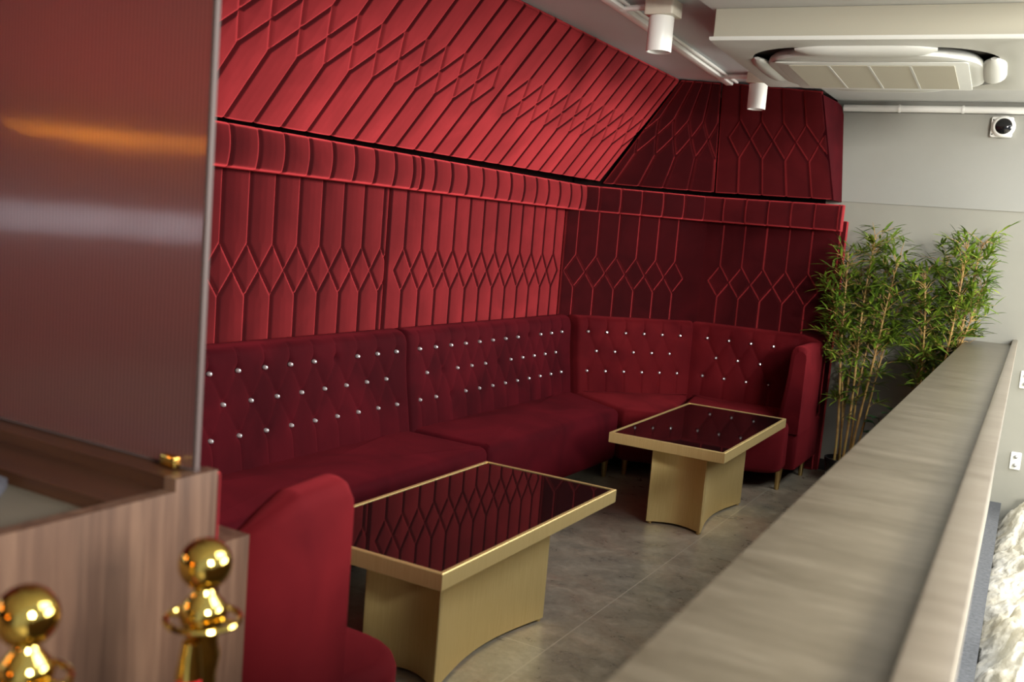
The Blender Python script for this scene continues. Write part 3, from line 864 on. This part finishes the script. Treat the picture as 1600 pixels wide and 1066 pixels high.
# cover + intake grille
cov = acpoly(MB(), round_poly([(-.40, -.36), (.40, -.36), (.40, .36), (-.40, .36)], .02), 2.343, 2.3475, .001).build('intake_cover', M_acwhite, ac, True)
acpoly(MB(), round_poly([(-.345, -.30), (.345, -.30), (.345, .31), (-.345, .31)], .004), 2.340, 2.3428).build('intake_grille', M_grille, cov, False)
for k in (-.17, 0, .17):
    acpoly(MB(), [(k - .005, -.30), (k + .005, -.30), (k + .005, .31), (k - .005, .31)], 2.3385, 2.3398).build('grille_bar', M_acwhite, cov, False)
# four air flaps, hanging slightly open
def flap(ang):
    nU, nV = 26, 14
    vs = []
    for a_ in np.linspace(-1, 1, nU):
        w_ = .052 * (1 - abs(a_) ** 5 * .75)
        for v_ in np.linspace(0, 2 * math.pi, nV, endpoint=False):
            yy = -.492 + w_ * math.cos(v_); zz = 2.376 + .016 * math.sin(v_) * (1 - abs(a_) ** 6 * .6) - .30 * (w_ * math.cos(v_)) * .4
            if math.sin(v_) < 0: zz -= .012 * abs(math.sin(v_)) * (1 - abs(a_) ** 4)
            vs.append((a_ * .285, yy, zz))
    fs = [(i * nV + k, i * nV + (k + 1) % nV, (i + 1) * nV + (k + 1) % nV, (i + 1) * nV + k) for i in range(nU - 1) for k in range(nV)]
    fs += [tuple(range(nV))[::-1], tuple(range((nU - 1) * nV, nU * nV))]
    c, s_ = math.cos(ang), math.sin(ang)
    vs = [acp(c * x - s_ * y, s_ * x + c * y, z) for x, y, z in vs]
    mesh_obj('air_flap', vs, fs, M_acwhite, ac, True, 60)
for k in range(4): flap(k * math.pi / 2)

# conduit and CCTV on the white wall
cd = MB().tube([(-1.45, 6.872, 2.445), (-.9, 6.872, 2.445), (XR, 6.872, 2.443)], .022, 12)
for x in (-1.1, -.72, -.35): cd.tube([(x - .006, 6.872, 2.445), (x + .006, 6.872, 2.445)], .026, 12)
tag(cd.build('wall_conduit', M_white, None), 'cream painted pipe running along the top of the white wall', 'pipe')
cc = thing('security_camera', (-.49, 6.89, 2.345), 'small white dome security camera on the white wall at upper right', 'camera')
cx_, cz_ = -.487, 2.342
MB().add(*(lambda m: ([(x + cx_, 6.888 - z, y + cz_) for x, y, z in m.v], m.f))(MB().prism(sq(.062, .012, 4), -.004, .03, .004))).build('mounting_plate', M_white, cc)
pf = [(.060, .028), (.066, .04), (.064, .055), (.056, .064), (.050, .066)]
MB().lathe(pf, (cx_ + .012, 6.888, cz_), 36, 'y').build('housing', M_white, cc)
MB().lathe([(.051, .060), (.047, .068), (.036, .076), (.02, .081), (.002, .082)], (cx_ + .012, 6.888, cz_), 36, 'y').build('lens_dome', M_lens, cc)
MB().lathe([(.004, .031), (.0042, .0345), (.001, .035)], (cx_ - .05, 6.888, cz_ + .042), 10, 'y').build('screw', M_black, cc)
MB().lathe([(.004, .031), (.0042, .0345), (.001, .035)], (cx_ - .05, 6.888, cz_ - .046), 10, 'y').build('screw', M_black, cc)

def hookplate(x, z, label):
    t = thing('wall_hook_plate', (x, 6.89, z), label, 'bracket', 'white wall plates outside the ledge')
    MB().add(*(lambda m: ([(x + a, 6.8995 - c, z + b) for a, b, c in m.v], m.f))(MB().prism(round_poly([(-.03, -.055), (.03, -.055), (.03, .055), (-.03, .055)], .006), 0, .012, .003))).build('plate', M_white, t)
    for dz in (-.026, .028):
        MB().lathe([(.010, .0), (.012, .012), (.010, .020), (.003, .023)], (x, 6.888, z + dz), 16, 'y').build('stud', M_steel, t)
M_steel = new_mat('dull_steel', (.35, .35, .34), .35, .8)
hookplate(-.150, .285, 'small white wall plate with two metal studs low on the white wall outside the ledge')
hookplate(-.160, .80, 'small white wall plate on the white wall just above the ledge end')

# ------------------------------------------------------------------ bamboo
def leaf_geo(vs, fs, p, d, up, L, w):
    d = d.normalized(); side = d.cross(up)
    if side.length < 1e-3: side = Vector((1, 0, 0))
    side.normalize(); nrm = side.cross(d).normalized()
    k = len(vs)
    pts = [(0, 0), (.22, .8), (.5, 1.), (.78, .62), (1, 0)]
    sec = []
    for tt, ww in pts:
        c = p + d * (L * tt) - Vector((0, 0, 1)) * (L * .16 * tt * tt)
        if ww == 0: sec.append((c,))
        else: sec.append((c + side * w * ww + nrm * w * .25, c, c - side * w * ww + nrm * w * .25))
    for s_ in sec: vs += [tuple(q) for q in s_]
    a = k
    fs += [(a, a + 1, a + 2), (a, a + 2, a + 3)]
    for r_ in (a + 1, a + 4):
        fs += [(r_, r_ + 3, r_ + 4, r_ + 1), (r_ + 1, r_ + 4, r_ + 5, r_ + 2)]
    e = a + 10
    fs += [(a + 7, e, a + 8), (a + 8, e, a + 9)]
def bamboo(cx, cy, culms, seed, label, leafn, zpot=.16, base_z=0., extent=(.2, .15)):
    rnd = random.Random(seed)
    t = thing('bamboo_plant', (cx, cy, base_z), label, 'plant', 'potted bamboo by the white wall')
    pot = MB().lathe([(.085, base_z), (.10, base_z + .012), (.118, base_z + zpot - .02), (.124, base_z + zpot - .02), (.124, base_z + zpot), (.114, base_z + zpot), (.11, base_z + zpot - .03)], (cx, cy, 0), 32)
    pot.build('pot', M_black, t)
    MB().lathe([(.111, base_z + zpot - .035), (.108, base_z + zpot - .025), (.001, base_z + zpot - .02)], (cx, cy, 0), 24).build('soil', M_soil, t)
    lv, lf = [], []
    tw = MB()
    for (bx, by, tx, ty, H, r_) in culms:
        pts = []; n = 14
        for k in range(n + 1):
            q = k / n
            pts.append(Vector((cx + bx + (tx - bx) * q ** 1.5 + .008 * math.sin(7 * q + bx * 90), cy + by + (ty - by) * q ** 1.5 + .008 * math.cos(6 * q + by * 70), base_z + zpot - .03 + (H - zpot + .03) * q)))
        mb = MB(); rad = [r_ * (1 - .55 * k / n) * (1.16 if k % 3 == 0 else 1) for k in range(n + 1)]
        mb.tube(pts, rad, 8); mb.build('cane', M_cane, t)
        # branches
        nb = int(leafn * (H / 1.6))
        for b_ in range(nb):
            q = .42 + .58 * (rnd.random() ** .7)
            if rnd.random() < .07: q = rnd.uniform(.25, .45)
            i = min(int(q * n), n - 1); p = pts[i].lerp(pts[i + 1], q * n - i)
            a = rnd.uniform(0, 2 * math.pi)
            ln = rnd.uniform(.05, .19) * (1.0 if q > .4 else .7)
            el = rnd.uniform(.1, 1.1)
            dr = Vector((math.cos(a) * math.cos(el) * extent[0] / .2, math.sin(a) * math.cos(el) * extent[1] / .15, math.sin(el)))
            e = p + dr * ln
            mid = p.lerp(e, .5) + Vector((0, 0, .012))
            tw.tube([p, mid, e], [.0022, .0018, .001], 5)
            nl = rnd.randint(5, 8)
            for j in range(nl):
                s_ = rnd.uniform(.45, 1.0); pp = p.lerp(e, s_)
                az = a + rnd.uniform(-1.25, 1.25); ee = rnd.uniform(-.25, 1.0)
                ld = Vector((math.cos(az) * math.cos(ee), math.sin(az) * math.cos(ee), math.sin(ee)))
                leaf_geo(lv, lf, pp, ld, Vector((rnd.uniform(-.3, .3), rnd.uniform(-.3, .3), 1)), rnd.uniform(.07, .125), rnd.uniform(.006, .0098))
    tw.build('twigs', M_cane, t)
    P = np.array(lv)
    P[:, 1] = np.where(P[:, 1] > 6.86, 6.86 - (P[:, 1] - 6.86) * .2, P[:, 1])
    P[:, 1] = np.minimum(P[:, 1], 6.88)
    P[:, 0] = np.where((P[:, 2] < 1.05) & (P[:, 0] > -.55), -.55 - (P[:, 0] + .55) * .3, P[:, 0])
    P[:, 0] = np.where((P[:, 2] < .95) & (P[:, 0] < -1.325), -1.325 - (P[:, 0] + 1.325) * .3, P[:, 0])
    o = mesh_obj('foliage', P, lf, M_leaf, t, True)
    o['kind'] = 'stuff'
bamboo(-1.13, 6.62, [(-.06, -.03, -.13, -.05, 1.50, .0085), (-.035, .03, -.04, .05, 1.40, .008), (0, -.04, .03, -.06, 1.62, .0085), (.02, .02, .10, .05, 1.45, .008),
                     (.05, -.02, .20, -.03, 1.52, .0085), (-.02, 0, -.20, .02, 1.25, .007), (.065, .03, .24, .06, 1.30, .007)], 3,
       'tall bamboo in a black pot beside the red end panel, the left one', 66)
bamboo(-.66, 6.62, [(-.04, -.03, -.12, -.06, 1.42, .008), (0, .02, -.02, .06, 1.52, .008), (.03, -.03, .10, -.05, 1.60, .0085), (.05, .03, .18, .05, 1.62, .008), (-.05, .03, -.14, .05, 1.22, .007), (.02, 0, .20, 0, 1.35, .007)], 11,
       'tall bamboo standing behind the far end of the travertine ledge, the right one', 74)
# small leafy plant between them
sp2 = thing('leafy_plant', (-.87, 6.66, 0), 'small broad leaved plant between the two bamboos behind the ledge', 'plant')
MB().lathe([(.06, 0), (.07, .01), (.08, .13), (.083, .13), (.083, .14), (.074, .14), (.07, .12)], (-.87, 6.66, 0), 24).build('pot', M_black, sp2)
MB().lathe([(.0735, .115), (.07, .12), (.001, .122)], (-.87, 6.66, 0), 20).build('soil', M_soil, sp2)
stm = MB(); lv, lf = [], []; rnd = random.Random(5)
for k in range(11):
    a = rnd.uniform(0, 6.28); h = rnd.uniform(.28, .52)
    e = Vector((-.87 + .11 * math.cos(a), 6.66 + .08 * math.sin(a), h))
    stm.tube([(-.87, 6.66, .12), (-.87 + .03 * math.cos(a), 6.66 + .03 * math.sin(a), h * .6), e], [.004, .003, .002], 6)
    for j in range(2): leaf_geo(lv, lf, e, Vector((math.cos(a + j - .5), math.sin(a + j - .5), .25)), Vector((0, 0, 1)), .085, .026)
stm.build('stems', M_leafdark, sp2); o = mesh_obj('foliage', lv, lf, M_leafdark, sp2, True); o['kind'] = 'stuff'

# ------------------------------------------------------------------ amber lamp behind the photographer (seen only in reflections)
al = thing('amber_wall_lamp', (-1.9, -2.2, 1.8), 'amber glowing wall lamp behind the photographer, seen in reflections', 'lamp')
MB().box((-2.05, -3.998, 1.74), (-1.6, -3.95, 1.95), .01).build('back_plate', M_black, al)
MB().tube([(-2.05, -3.90, 1.85), (-1.6, -3.90, 1.85)], .05, 12).build('tube', M_orange, al)

st = thing('added_amber_strip', (-3.06, -.35, 1.71), 'thin amber strip added out of view on the left wall, mirrored in the screen', 'light')  # added strip, itself unseen; supplies the orange line in the reeded screen
MB().box((-3.0745, -1.0, 1.692), (-3.062, -.15, 1.728), .002).build('channel', M_black, st)
MB().box((-3.0618, -.99, 1.697), (-3.054, -.16, 1.723), .002).build('diffuser', M_amber, st)
